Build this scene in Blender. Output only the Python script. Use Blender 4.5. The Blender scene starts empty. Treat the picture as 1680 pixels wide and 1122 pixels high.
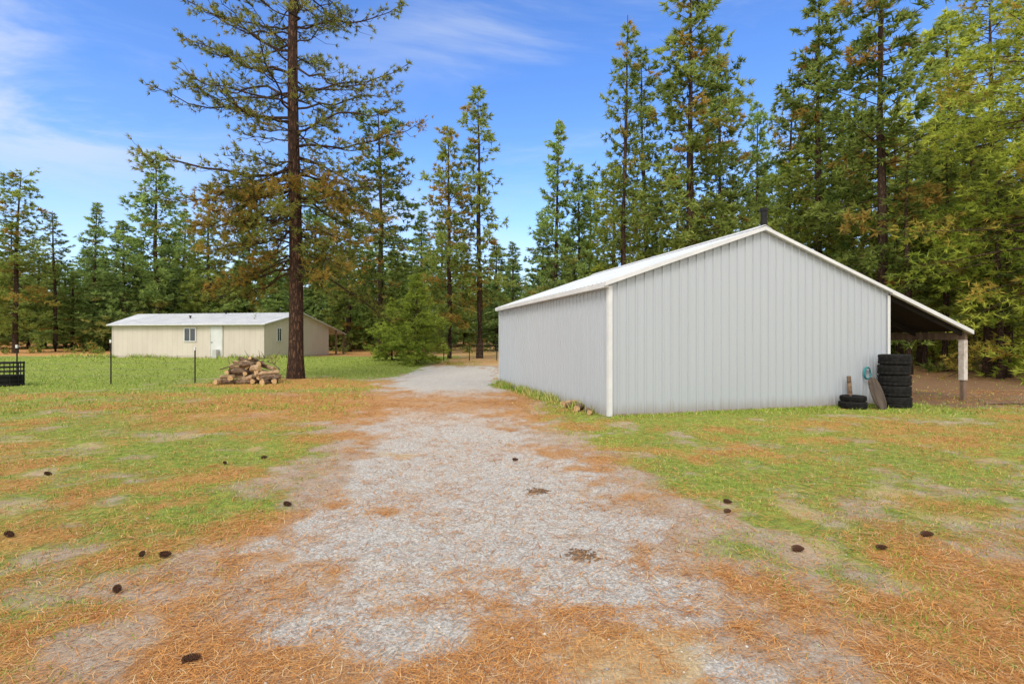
import bpy, math, random
import numpy as np
from mathutils import Vector, Matrix
random.seed(5)
S = bpy.context.scene
COL = S.collection
PI = math.pi
F = 860.0
CAMH = 1.65
def PX(px, Y): return (px-840)/F*Y
def PZ(py, Y): return CAMH+(560-py)/F*Y

# ------------------------------------------------------------ tagging
def tag(o, label=None, cat=None, group=None, kind=None):
    if label: o['label'] = label
    if cat: o['category'] = cat
    if group: o['group'] = group
    if kind: o['kind'] = kind
    return o
def link(name, me, parent=None):
    o = bpy.data.objects.new(name, me); COL.objects.link(o)
    if parent: o.parent = parent
    return o
def empty(name, loc, rz=0):
    o = bpy.data.objects.new(name, None); COL.objects.link(o)
    o.location = loc; o.rotation_euler = (0, 0, rz); o.empty_display_size = .2
    return o

# ------------------------------------------------------------ numpy noise / meshes
def _h(ix, iy, s):
    v = np.sin(ix*127.1+iy*311.7+s*74.7)*43758.5453
    return v-np.floor(v)
def vnoise(x, y, s=0):
    ix = np.floor(x); iy = np.floor(y); fx = x-ix; fy = y-iy
    fx = fx*fx*(3-2*fx); fy = fy*fy*(3-2*fy)
    a = _h(ix, iy, s); b = _h(ix+1, iy, s); c = _h(ix, iy+1, s); d = _h(ix+1, iy+1, s)
    return (a*(1-fx)+b*fx)*(1-fy)+(c*(1-fx)+d*fx)*fy
def fbm(x, y, s=0, o=4):
    r = 0; a = .5; t = 0
    for i in range(o):
        r = r+a*vnoise(x*2**i+i*17.3, y*2**i-i*9.1, s+i); t += a; a *= .55
    return r/t
def ss(a, b, x):
    t = np.clip((x-a)/(b-a), 0, 1); return t*t*(3-2*t)
def mk_mesh(name, V, Fc, mats=(), col=None, smooth=False):
    V = np.asarray(V, dtype=np.float32); Fc = np.asarray(Fc, dtype=np.int32)
    me = bpy.data.meshes.new(name)
    me.vertices.add(len(V)); me.vertices.foreach_set('co', V.ravel())
    me.loops.add(Fc.size); me.loops.foreach_set('vertex_index', Fc.ravel())
    me.polygons.add(len(Fc)); me.polygons.foreach_set('loop_start', np.arange(0, Fc.size, Fc.shape[1], dtype=np.int32))
    me.update(calc_edges=True)
    if smooth: me.polygons.foreach_set('use_smooth', np.ones(len(Fc), dtype=bool))
    if col is not None:
        at = me.color_attributes.new('Col', 'FLOAT_COLOR', 'POINT')
        c = np.ones((len(V), 4), dtype=np.float32); c[:, :3] = col
        at.data.foreach_set('color', c.ravel())
    for m in mats: me.materials.append(m)
    return me
def tube_np(pts, rad, n=6):
    pts = np.asarray(pts, float); m = len(pts)
    rad = np.broadcast_to(np.asarray(rad, float), (m,))
    T = np.gradient(pts, axis=0); T /= np.linalg.norm(T, axis=1)[:, None]+1e-9
    ref = np.array([0, 0, 1.]) if abs(T[:, 2].mean()) < .8 else np.array([1., 0, 0])
    A = np.cross(T, ref); A /= np.linalg.norm(A, axis=1)[:, None]+1e-9
    B = np.cross(T, A)
    an = np.arange(n)*2*PI/n
    V = pts[:, None]+rad[:, None, None]*(A[:, None]*np.cos(an)[None, :, None]+B[:, None]*np.sin(an)[None, :, None])
    i = np.arange(m-1)[:, None]*n; j = np.arange(n)[None]; k = (j+1) % n
    Fq = np.stack([i+j, i+k, i+n+k, i+n+j], -1).reshape(-1, 4)
    return V.reshape(-1, 3), Fq
class NB:
    def __init__(s): s.V = []; s.F = []; s.n = 0
    def add(s, V, Fq): s.V.append(V); s.F.append(Fq+s.n); s.n += len(V)
    def tube(s, p, r, n=6): s.add(*tube_np(p, r, n))
    def mesh(s, name, mats, smooth=True): return mk_mesh(name, np.concatenate(s.V), np.concatenate(s.F), mats, smooth=smooth)

class MB:
    def __init__(s): s.v = []; s.f = []; s.mi = []
    def face(s, idx, m=0): s.f.append(idx); s.mi.append(m)
    def box(s, x0, x1, y0, y1, z0, z1, m=0, M=None):
        b = len(s.v)
        P = [(x0,y0,z0),(x1,y0,z0),(x1,y1,z0),(x0,y1,z0),(x0,y0,z1),(x1,y0,z1),(x1,y1,z1),(x0,y1,z1)]
        if M: P = [tuple(M @ Vector(p)) for p in P]
        s.v += P
        for q in ((0,3,2,1),(4,5,6,7),(0,1,5,4),(1,2,6,5),(2,3,7,6),(3,0,4,7)): s.face([b+i for i in q], m)
    def prism(s, poly, y0, y1, m=0):      # polygon in xz, extruded along y
        b = len(s.v); n = len(poly)
        s.v += [(x, y0, z) for x, z in poly]+[(x, y1, z) for x, z in poly]
        s.face([b+i for i in range(n)], m); s.face([b+n+i for i in reversed(range(n))], m)
        for i in range(n):
            j = (i+1) % n; s.face([b+i, b+n+i, b+n+j, b+j], m)
    def tube(s, pts, rad, n=10, m=0, capm=None):
        V, Fq = tube_np(pts, rad, n); b = len(s.v)
        s.v += [tuple(p) for p in V]
        for q in Fq: s.face([b+int(i) for i in q], m)
        cm = m if capm is None else capm
        s.face([b+i for i in range(n)], cm); s.face([len(s.v)-n+i for i in reversed(range(n))], cm)
    def lathe(s, prof, n=32, m=0, mod=None, closed=True):
        b = len(s.v); k = len(prof)
        for j in range(n):
            a = 2*PI*j/n
            for i, (r, z) in enumerate(prof):
                rr = r+(mod(i, j) if mod else 0)
                s.v.append((rr*math.cos(a), rr*math.sin(a), z))
        for j in range(n):
            j2 = (j+1) % n
            for i in range(k if closed else k-1):
                i2 = (i+1) % k
                s.face([b+j*k+i, b+j2*k+i, b+j2*k+i2, b+j*k+i2], m)
    def build(s, name, mats, parent=None, smooth=False, bevel=0):
        me = bpy.data.meshes.new(name); me.from_pydata(s.v, [], s.f)
        mats = mats if isinstance(mats, (list, tuple)) else [mats]
        for m in mats: me.materials.append(m)
        me.polygons.foreach_set('material_index', s.mi)
        if smooth: me.polygons.foreach_set('use_smooth', [True]*len(s.f))
        me.update()
        o = link(name, me, parent)
        if bevel:
            b = o.modifiers.new('b', 'BEVEL'); b.width = bevel; b.segments = 2; b.limit_method = 'ANGLE'
        return o

# ------------------------------------------------------------ materials
def N(nt, t, **k):
    n = nt.nodes.new(t)
    for a, b in k.items(): setattr(n, a, b)
    return n
def new_mat(name):
    m = bpy.data.materials.new(name); m.use_nodes = True
    nt = m.node_tree; p = nt.nodes['Principled BSDF']
    return m, nt, p
def mixc(nt, fac, a, b, bt='MIX'):
    n = N(nt, 'ShaderNodeMix', data_type='RGBA', blend_type=bt)
    def put(s, v):
        if isinstance(v, (tuple, list)): s.default_value = (*v[:3], 1)
        elif isinstance(v, (int, float)): s.default_value = v
        else: nt.links.new(v, s)
    put(n.inputs[0], fac); put(n.inputs[6], a); put(n.inputs[7], b)
    return n.outputs[2]
def math_(nt, op, a, b=0, c=None):
    n = N(nt, 'ShaderNodeMath', operation=op)
    for i, v in enumerate((a, b, c)):
        if v is None: continue
        if isinstance(v, (int, float)): n.inputs[i].default_value = v
        else: nt.links.new(v, n.inputs[i])
    return n.outputs[0]
def sstep(nt, a, b, v):
    n = N(nt, 'ShaderNodeMapRange', interpolation_type='SMOOTHSTEP')
    n.inputs[1].default_value = a; n.inputs[2].default_value = b
    nt.links.new(v, n.inputs[0]); return n.outputs[0]
def noise(nt, vec, scale, detail=4, rough=.6, stretch=None, dist=0):
    if stretch:
        mp = N(nt, 'ShaderNodeMapping'); mp.inputs['Scale'].default_value = stretch
        nt.links.new(vec, mp.inputs[0]); vec = mp.outputs[0]
    n = N(nt, 'ShaderNodeTexNoise'); n.inputs['Scale'].default_value = scale
    n.inputs['Detail'].default_value = detail; n.inputs['Roughness'].default_value = rough
    n.inputs['Distortion'].default_value = dist
    nt.links.new(vec, n.inputs['Vector']); return n.outputs[0]
def mat(name, c1, c2=None, scale=4, rough=.7, bump=0, stretch=None, metal=0, spec=.3):
    m, nt, p = new_mat(name)
    p.inputs['Roughness'].default_value = rough; p.inputs['Metallic'].default_value = metal
    p.inputs['Specular IOR Level'].default_value = spec
    tc = N(nt, 'ShaderNodeTexCoord').outputs['Object']
    c2 = c2 or tuple(x*.82 for x in c1)
    nf = noise(nt, tc, scale, 5, .65, stretch)
    nt.links.new(mixc(nt, sstep(nt, .35, .65, nf), c1, c2), p.inputs['Base Color'])
    if bump:
        b = N(nt, 'ShaderNodeBump'); b.inputs['Strength'].default_value = bump; b.inputs['Distance'].default_value = .02
        nt.links.new(nf, b.inputs['Height']); nt.links.new(b.outputs[0], p.inputs['Normal'])
    return m
def needles_mat(name, dark, light, brown):
    m, nt, p = new_mat(name); nt.nodes.remove(p)
    at = N(nt, 'ShaderNodeAttribute', attribute_name='Col')
    sp = N(nt, 'ShaderNodeSeparateColor'); nt.links.new(at.outputs['Color'], sp.inputs[0])
    oi = N(nt, 'ShaderNodeObjectInfo').outputs['Random']
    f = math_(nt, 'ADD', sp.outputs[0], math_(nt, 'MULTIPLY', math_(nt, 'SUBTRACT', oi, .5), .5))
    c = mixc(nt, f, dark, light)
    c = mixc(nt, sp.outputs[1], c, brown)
    df = N(nt, 'ShaderNodeBsdfDiffuse'); nt.links.new(c, df.inputs[0])
    tr = N(nt, 'ShaderNodeBsdfTranslucent'); nt.links.new(c, tr.inputs[0])
    mx = N(nt, 'ShaderNodeMixShader'); mx.inputs[0].default_value = .42
    nt.links.new(df.outputs[0], mx.inputs[1]); nt.links.new(tr.outputs[0], mx.inputs[2])
    nt.links.new(mx.outputs[0], nt.nodes['Material Output'].inputs[0])
    return m
def bark_mat(name, dark, light, sc=1):
    m, nt, p = new_mat(name); p.inputs['Roughness'].default_value = .95; p.inputs['Specular IOR Level'].default_value = .1
    tc = N(nt, 'ShaderNodeTexCoord').outputs['Object']
    mp = N(nt, 'ShaderNodeMapping'); mp.inputs['Scale'].default_value = (6*sc, 6*sc, 1.6*sc); nt.links.new(tc, mp.inputs[0])
    v = N(nt, 'ShaderNodeTexVoronoi', feature='DISTANCE_TO_EDGE'); v.inputs['Scale'].default_value = 1.6
    nz = N(nt, 'ShaderNodeTexNoise'); nz.inputs['Scale'].default_value = 2; nz.inputs['Detail'].default_value = 5
    nt.links.new(mp.outputs[0], nz.inputs['Vector'])
    ad = N(nt, 'ShaderNodeVectorMath', operation='ADD'); nt.links.new(mp.outputs[0], ad.inputs[0]); nt.links.new(nz.outputs[1], ad.inputs[1])
    nt.links.new(ad.outputs[0], v.inputs['Vector'])
    fac = math_(nt, 'MULTIPLY', sstep(nt, .0, .25, v.outputs[0]), sstep(nt, .3, .7, nz.outputs[0]))
    nt.links.new(mixc(nt, fac, dark, light), p.inputs['Base Color'])
    b = N(nt, 'ShaderNodeBump'); b.inputs['Strength'].default_value = .9; b.inputs['Distance'].default_value = .05
    nt.links.new(fac, b.inputs['Height']); nt.links.new(b.outputs[0], p.inputs['Normal'])
    return m

M = {}
M['bark'] = bark_mat('pine_bark', (.035, .022, .017), (.18, .098, .062))
M['bark2'] = bark_mat('forest_bark', (.045, .03, .022), (.15, .092, .062))
M['nd_pine'] = needles_mat('pine_needles', (.06, .085, .02), (.33, .35, .085), (.5, .28, .065))
M['nd_dark'] = needles_mat('fir_needles', (.085, .135, .032), (.38, .45, .11), (.54, .3, .08))
M['nd_blue'] = needles_mat('cool_needles', (.1, .175, .055), (.4, .53, .16), (.46, .35, .1))
M['nd_yel'] = needles_mat('yellow_green_needles', (.16, .23, .028), (.6, .65, .11), (.6, .4, .1))
M['nd_far_haze'] = needles_mat('hazed_far_needles', (.13, .2, .085), (.4, .5, .2), (.46, .38, .15))  # distance haze put into the needle colours
M['nd_young'] = needles_mat('young_spruce_needles', (.1, .17, .025), (.4, .48, .085), (.3, .2, .07))
M['white'] = mat('white_trim', (.66, .67, .68), (.58, .59, .61), 2, .5)
M['wood'] = mat('weathered_wood', (.24, .17, .12), (.13, .09, .065), 6, .85, .4, (1, 1, .15))
M['slab'] = mat('grey_weathered_slab', (.12, .092, .073), (.045, .034, .027), 5, .9, .6, (3, 1, .35))
M['shadewood'] = mat('shade_dark_timber', (.022, .017, .014), (.014, .011, .009), 4, .9)  # shade under the lean-to put into the timber colour
M['cut'] = mat('cut_wood', (.58, .4, .21), (.38, .24, .12), 14, .85)
M['logbark'] = mat('log_bark', (.24, .16, .105), (.075, .05, .035), 9, .95, .8, (1, 1, 1))
M['logpale'] = mat('peeled_log', (.47, .33, .2), (.25, .165, .095), 7, .9, .4)
M['rubber'] = mat('tyre_rubber', (.01, .01, .0105), (.02, .019, .018), 12, .85, spec=.15)
M['black'] = mat('black_metal', (.012, .012, .013), (.02, .02, .02), 5, .6, spec=.15)
M['glass'] = mat('window_glass', (.03, .04, .05), (.02, .025, .03), 1, .08, spec=.8)
M['teal'] = mat('teal_hose', (.04, .25, .28), (.03, .18, .21), 5, .45)
M['cone'] = mat('cone_scale', (.12, .055, .03), (.05, .023, .014), 60, .8)
M['tpost'] = mat('fence_post_green', (.03, .04, .035), (.05, .04, .03), 8, .7)
M['wire'] = mat('fence_wire', (.2, .2, .2), (.14, .12, .1), 8, .5, metal=.6)
M['grey'] = mat('grey_box', (.5, .5, .5), (.42, .42, .42), 5, .5)

# barn metal: faint dirt, splash stain near the ground
def barn_metal(name, base):
    m, nt, p = new_mat(name); p.inputs['Roughness'].default_value = .55; p.inputs['Specular IOR Level'].default_value = .2
    tc = N(nt, 'ShaderNodeTexCoord').outputs['Object']
    st = noise(nt, tc, 3.0, 5, .6, (2.2, 2.2, .12))
    bl = noise(nt, tc, .5, 3, .5)
    c = mixc(nt, sstep(nt, .35, .7, st), base, tuple(x*.975 for x in base))
    c = mixc(nt, math_(nt, 'MULTIPLY', sstep(nt, .4, .75, bl), .25), c, tuple(x*.92 for x in base))
    sx = N(nt, 'ShaderNodeSeparateXYZ'); nt.links.new(tc, sx.inputs[0])
    low = sstep(nt, .34, .0, math_(nt, 'ADD', sx.outputs[2], math_(nt, 'MULTIPLY', math_(nt, 'SUBTRACT', st, .5), .4)))
    c = mixc(nt, math_(nt, 'MULTIPLY', low, .55), c, (.27, .22, .18))
    nt.links.new(c, p.inputs['Base Color'])
    return m
M['barn'] = barn_metal('barn_wall_metal', (.425, .46, .505))
M['barnroof'] = mat('barn_roof_metal', (.55, .585, .625), (.48, .515, .55), 1.5, .45)

# house siding with faint vertical grooves
def siding():
    m, nt, p = new_mat('beige_siding'); p.inputs['Roughness'].default_value = .8
    tc = N(nt, 'ShaderNodeTexCoord').outputs['Object']
    sx = N(nt, 'ShaderNodeSeparateXYZ'); nt.links.new(tc, sx.inputs[0])
    fr = math_(nt, 'FRACT', math_(nt, 'MULTIPLY', math_(nt, 'ADD', sx.outputs[0], sx.outputs[1]), 2.4))
    g = sstep(nt, .12, .03, fr)
    nz = noise(nt, tc, 1.2, 4, .6, (1, 1, .4))
    c = mixc(nt, sstep(nt, .3, .7, nz), (.6, .545, .485), (.55, .495, .435))
    c = mixc(nt, math_(nt, 'MULTIPLY', g, .22), c, (.28, .23, .18))
    nt.links.new(c, p.inputs['Base Color']); return m
M['siding'] = siding()
M['houseroof'] = mat('house_roof_metal', (.6, .61, .62), (.5, .515, .53), 1.2, .5)

# ------------------------------------------------------------ ground
PINE = (PX(485, 21.8), 21.8)
C0 = np.array([2.16, 11.63]); U = np.array([.958, .286]); W = np.array([-.286, .958])
def gh(x, y):
    x = np.asarray(x, float); y = np.asarray(y, float)
    h = .5*ss(22, 36, y)+4.2*ss(42, 150, y)
    h = h+.14*np.exp(-(((x-PINE[0])/2.6)**2+((y-PINE[1])/1.8)**2))
    h = h+(fbm(x*.7, y*.7, 3, 3)-.5)*.07*ss(.5, 3, np.abs(y-13)+np.abs(x-6)*.3)
    h = h+(fbm(x*4, y*4, 8, 2)-.5)*.02
    return h
def masks(x, y):
    n1 = fbm(x*.55, y*.55, 1); n2 = fbm(x*1.7, y*1.7, 21); n3 = fbm(x*.9+5, y*.9, 33); n4 = fbm(x*4, y*4, 44, 3)
    n5 = fbm(x*.3+7, y*.5, 61, 3)
    xc = np.interp(y, [0, 3, 6, 10, 17.7, 26, 32], [-.2, -.2, -.4, -1.3, -2.2, -3.2, -4.6])
    hw = np.interp(y, [0, 3, 6, 10, 17.7, 26, 32], [1.6, 1.6, 1.65, 1.6, 1.9, 2.6, 2.8])
    d = np.abs(x-xc)/hw
    gravel = 1-ss(.5, 1.4, d+(n2-.5)*1.1+(n4-.5)*.9)
    gravel = gravel*(1-ss(28.5, 30, y+(n2-.5)*2))*(1-.3*ss(4.0, 2.8, y))
    s = (x-C0[0])*U[0]+(y-C0[1])*U[1]; t = (x-C0[0])*W[0]+(y-C0[1])*W[1]
    lawn = ss(16.6, 19.6, y+(n1-.5)*3.5+(n2-.5)*2)*(1-ss(40, 46, y))*(1-ss(-5.9, -4.7, x-.07*(y-24)+(n2-.5)*1.6))
    lawn = lawn*ss(2.2, 4.2, np.hypot((x-PINE[0]-.5)*.55, (y-PINE[1]+.6))+(n2-.5)*1.8)
    field = ss(.95, 1.7, d+(n2-.5)*.5)
    grass = field*(.38+.7*ss(.36, .62, n1*.25+n2*.45+n4*.3))
    grass = grass+.8*np.exp(-(((x+3.4)/1.0)**2+((y-4.95)/.45)**2))*ss(.3, .55, n2)
    grass = grass*(1-.3*ss(5.2, 2.8, y))
    strip = ss(-2.4, -.5, t+(n2-.5)*1.6)*ss(.0, .12, -t)*ss(-.8, .6, s+(n2-.5))*(1-ss(9.6, 10.6, s))
    grass = np.maximum(grass, strip*.95)
    lw = ss(-.8, -.25, s+(n2-.5)*.5)*ss(.0, .1, -s)*ss(0, .4, t)*(1-ss(9, 10, t))
    grass = np.maximum(grass, lw*.8)
    grass = np.maximum(grass, ss(0, 1.5, s)*ss(-.4, -1, t)*ss(-9, -7, t)*ss(.36, .58, n3*.4+n2*.35+n4*.25)*.85)
    forest = np.maximum(ss(29, 31, y), ss(19.5, 22, y)*ss(6, 8, x))
    forest = np.maximum(forest, ss(13, 15, x)*ss(14, 18, y))
    grass = grass*(1-forest*(.7-.5*n1)); grass = np.maximum(grass, lawn*(.8+.5*n1))
    band = np.exp(-((y-14.2)/4.2)**2)*ss(-11, -7, x+(n1-.5)*4)*(1-ss(-.2, 1.6, x+(n2-.5)))
    needle = .12+.54*ss(.38, .66, n3*.5+n2*.3+n4*.2)
    needle = needle*(1-.5*gravel)
    needle = needle+.45*ss(4.4, 2.7, y)*ss(.3, .6, n2)
    needle = np.maximum(needle, band*(.5+.8*n2)*(1-.28*gravel))
    needle = np.maximum(needle, 1.05*np.exp(-(((x-PINE[0]-.8)/4.6)**2+((y-PINE[1]+1.8)/2.4)**2)))
    needle = needle*(1-.93*lawn)*(1-.7*strip)
    needle = np.where(y > 19, needle*(1-.9*gravel), needle)
    needle = np.maximum(needle, forest*(.7+.5*n2)*(1-.9*lawn))
    straw = np.exp(-(((x-.65)/.5)**2+((y-2.75)/.3)**2))*ss(.25, .5, n2)*1.2
    straw = straw+.8*np.exp(-(((x+1.6)/.5)**2+((y-8)/.8)**2))*ss(.4, .6, n2)+field*.65*ss(.5, .68, fbm(x*1.2, y*1.2, 91))
    clearing = ss(28.5, 31, y)*ss(-12, -9, x)*(1-ss(1, 4, x))
    straw = np.maximum(straw, clearing*(.35+.9*n1)); needle = needle*(1-.45*clearing); grass = np.maximum(grass, clearing*ss(.45, .6, n3)*.7)
    soil = ss(8.6, 9.6, s+(n2-.5))*ss(-2.2, -.6, t+(n2-.5)*2)*(1-ss(12, 15, t))*(1-.4*ss(16, 22, s))*.95
    grass = grass*(1-.7*soil)
    return [np.clip(a, 0, 1) for a in (gravel, grass, needle, straw, soil)]

xs = np.sinh(np.linspace(-6, 6, 401))*1.5
ys = np.sinh(np.linspace(-2.3, 6.1, 360))*1.9+2.2
GX, GY = np.meshgrid(xs, ys); gx = GX.ravel(); gy = GY.ravel()
gv = np.stack([gx, gy, gh(gx, gy)], 1)
nx = len(xs); ny = len(ys)
ii = (np.arange(ny-1)[:, None]*nx+np.arange(nx-1)[None]).ravel()
gf = np.stack([ii, ii+1, ii+nx+1, ii+nx], 1)
mk = masks(gx, gy)
gme = mk_mesh('ground', gv, gf, (), np.stack(mk[:3], 1), smooth=True)
at2 = gme.color_attributes.new('Extra', 'FLOAT_COLOR', 'POINT')
c = np.ones((len(gv), 4), dtype=np.float32); c[:, 0] = mk[3]; c[:, 1] = mk[4]; c[:, 2] = 0
at2.data.foreach_set('color', c.ravel())
def ground_mat():
    m, nt, p = new_mat('ground_mix'); p.inputs['Roughness'].default_value = .95; p.inputs['Specular IOR Level'].default_value = .1
    P = N(nt, 'ShaderNodeNewGeometry').outputs['Position']
    a = N(nt, 'ShaderNodeAttribute', attribute_name='Col'); s1 = N(nt, 'ShaderNodeSeparateColor'); nt.links.new(a.outputs['Color'], s1.inputs[0])
    e = N(nt, 'ShaderNodeAttribute', attribute_name='Extra'); s2 = N(nt, 'ShaderNodeSeparateColor'); nt.links.new(e.outputs['Color'], s2.inputs[0])
    nA = noise(nt, P, 2.5, 6, .7); nB = noise(nt, P, 9, 6, .8); nC = noise(nt, P, 45, 4, .8); nD = noise(nt, P, 5, 6, .8, dist=.4)
    nS1 = noise(nt, P, 16, 4, .7, (1, 6, 1), 1.4); nS2 = noise(nt, P, 16, 4, .7, (6, 1, 1), 1.4)
    strands = math_(nt, 'MAXIMUM', nS1, nS2)
    def blend(mask, n, w=.9, soft=.16):
        v = math_(nt, 'ADD', mask, math_(nt, 'MULTIPLY', math_(nt, 'SUBTRACT', n, .5), w))
        return sstep(nt, .5-soft, .5+soft, v)
    nBC = math_(nt, 'ADD', math_(nt, 'MULTIPLY', nB, .5), math_(nt, 'MULTIPLY', nC, .5))
    dirt = mixc(nt, sstep(nt, .35, .65, nA), (.48, .375, .285), (.36, .26, .185))
    dirt = mixc(nt, math_(nt, 'MULTIPLY', sstep(nt, .42, .62, nC), .6), dirt, (.6, .5, .4))
    dirt = mixc(nt, math_(nt, 'MULTIPLY', sstep(nt, .48, .32, nC), .7), dirt, (.15, .105, .07))
    vo = N(nt, 'ShaderNodeTexVoronoi'); vo.inputs['Scale'].default_value = 70; nt.links.new(P, vo.inputs['Vector'])
    vs = N(nt, 'ShaderNodeSeparateColor'); nt.links.new(vo.outputs['Color'], vs.inputs[0])
    gr = mixc(nt, vs.outputs[0], (.36, .335, .305), (.73, .7, .65))
    gr = mixc(nt, math_(nt, 'MULTIPLY', sstep(nt, .48, .7, nB), .45), gr, (.44, .345, .25))
    gr = mixc(nt, math_(nt, 'MULTIPLY', sstep(nt, .47, .32, nC), .65), gr, (.2, .175, .15))
    col = mixc(nt, blend(s1.outputs[0], nBC, 1.7, .26), dirt, gr)
    st = mixc(nt, sstep(nt, .45, .62, strands), (.44, .3, .13), (.74, .57, .3))
    col = mixc(nt, math_(nt, 'MULTIPLY', blend(s2.outputs[0], math_(nt, 'ADD', math_(nt, 'MULTIPLY', nD, .5), math_(nt, 'MULTIPLY', nC, .5)), 1.6, .2), .75), col, st)
    gs = mixc(nt, sstep(nt, .38, .62, nB), (.105, .18, .018), (.3, .38, .05))
    gs = mixc(nt, math_(nt, 'MULTIPLY', sstep(nt, .48, .66, nC), .6), gs, (.43, .43, .11))
    gs = mixc(nt, math_(nt, 'MULTIPLY', sstep(nt, .46, .32, nC), .5), gs, (.06, .09, .012))
    gs = mixc(nt, math_(nt, 'MULTIPLY', sstep(nt, .5, .72, nA), .4), gs, (.44, .38, .12))
    col = mixc(nt, math_(nt, 'MULTIPLY', blend(s1.outputs[1], math_(nt, 'ADD', math_(nt, 'MULTIPLY', nD, .4), math_(nt, 'MULTIPLY', nC, .6)), 2.4, .2), .93), col, gs)
    ne = mixc(nt, sstep(nt, .46, .62, strands), (.33, .14, .042), (.74, .4, .14))
    ne = mixc(nt, math_(nt, 'MULTIPLY', sstep(nt, .48, .33, nC), .65), ne, (.15, .075, .032))
    nn = math_(nt, 'ADD', math_(nt, 'MULTIPLY', nB, .3), math_(nt, 'ADD', math_(nt, 'MULTIPLY', strands, .3), math_(nt, 'MULTIPLY', nC, .4)))
    col = mixc(nt, math_(nt, 'MULTIPLY', blend(s1.outputs[2], nn, 2.3, .2), .86), col, ne)
    so = mixc(nt, nB, (.11, .068, .042), (.25, .155, .095))
    col = mixc(nt, math_(nt, 'MULTIPLY', blend(s2.outputs[1], nA, .9, .3), .85), col, so)
    nt.links.new(col, p.inputs['Base Color'])
    b = N(nt, 'ShaderNodeBump'); b.inputs['Strength'].default_value = .75; b.inputs['Distance'].default_value = .03
    hh = math_(nt, 'ADD', math_(nt, 'MULTIPLY', nC, .8), math_(nt, 'ADD', strands, math_(nt, 'MULTIPLY', vs.outputs[0], .25)))
    nt.links.new(hh, b.inputs['Height']); nt.links.new(b.outputs[0], p.inputs['Normal'])
    return m
gme.materials.append(ground_mat())
tag(link('ground', gme), kind='structure')

# ------------------------------------------------------------ ground scatter (stuff)
def attr_mat(name, c1, c2, c3, rough=.7, transl=0):
    m, nt, p = new_mat(name); p.inputs['Roughness'].default_value = rough; p.inputs['Specular IOR Level'].default_value = .2
    a = N(nt, 'ShaderNodeAttribute', attribute_name='Col'); s1 = N(nt, 'ShaderNodeSeparateColor'); nt.links.new(a.outputs['Color'], s1.inputs[0])
    cc = mixc(nt, s1.outputs[0], c1, c2); cc = mixc(nt, s1.outputs[1], cc, c3)
    nt.links.new(cc, p.inputs['Base Color']); return m
rg = np.random.default_rng(11)
def cand(n, y0, y1, pw, spread=1.08):
    y = y0+(y1-y0)*rg.random(n)**pw
    x = (rg.random(n)*2-1)*(spread*y+.4)
    return x, y
def inbarn(x, y):
    s = (x-C0[0])*U[0]+(y-C0[1])*U[1]; t = (x-C0[0])*W[0]+(y-C0[1])*W[1]
    return (s > -.03)*(s < 8.25)*(t > -.03)*(t < 9.3)
# fallen needles
x, y = cand(300000, 2.0, 18, 1.5)
mm = masks(x, y)
patch = ss(.35, .65, fbm(x*3, y*3, 55, 4))
k = (rg.random(len(x)) < np.clip(mm[2]*(.2+.95*patch)+.08, 0, 1)*(1-.5*mm[3])) & ~inbarn(x, y).astype(bool)
x, y = x[k], y[k]; n = len(x)
an = rg.random(n)*PI*2; L = rg.uniform(.025, .075, n)*(1+y*.02); w = (.00055+.0003*y)*rg.uniform(.7, 1.3, n)
z = gh(x, y)+rg.uniform(.003, .014, n)
dx, dy = np.cos(an), np.sin(an); cv = rg.normal(0, .16, n)*L
def P3(a, b, zz): return np.stack([a, b, zz], 1)
tz = rg.normal(0, .005, n)
ctr = [(x-dx*L, y-dy*L, z-tz), (x-dy*cv, y+dx*cv, z+.002), (x+dx*L, y+dy*L, z+tz)]
V = np.stack([P3(a-dy*w*f, b+dx*w*f, zz) for (a, b, zz), f in zip(ctr, (.6, 1, .4))]+[P3(a+dy*w*f, b-dx*w*f, zz) for (a, b, zz), f in zip(ctr, (.6, 1, .4))], 1)
b0 = np.arange(n)[:, None]*6
FF = np.concatenate([b0+np.array([[0, 3, 4, 1]]), b0+np.array([[1, 4, 5, 2]])])
cl = np.zeros((n, 3)); cl[:, 0] = rg.random(n); cl[:, 1] = (rg.random(n) < .2)*rg.random(n)
o = link('fallen_needles', mk_mesh('fallen_needles', V.reshape(-1, 3), FF, (attr_mat('fallen_needle', (.27, .09, .022), (.74, .36, .105), (.72, .56, .32)),), np.repeat(cl, 6, 0)))
tag(o, 'orange fallen pine needles strewn over gravel and grass', 'pine needles', kind='stuff')
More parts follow.
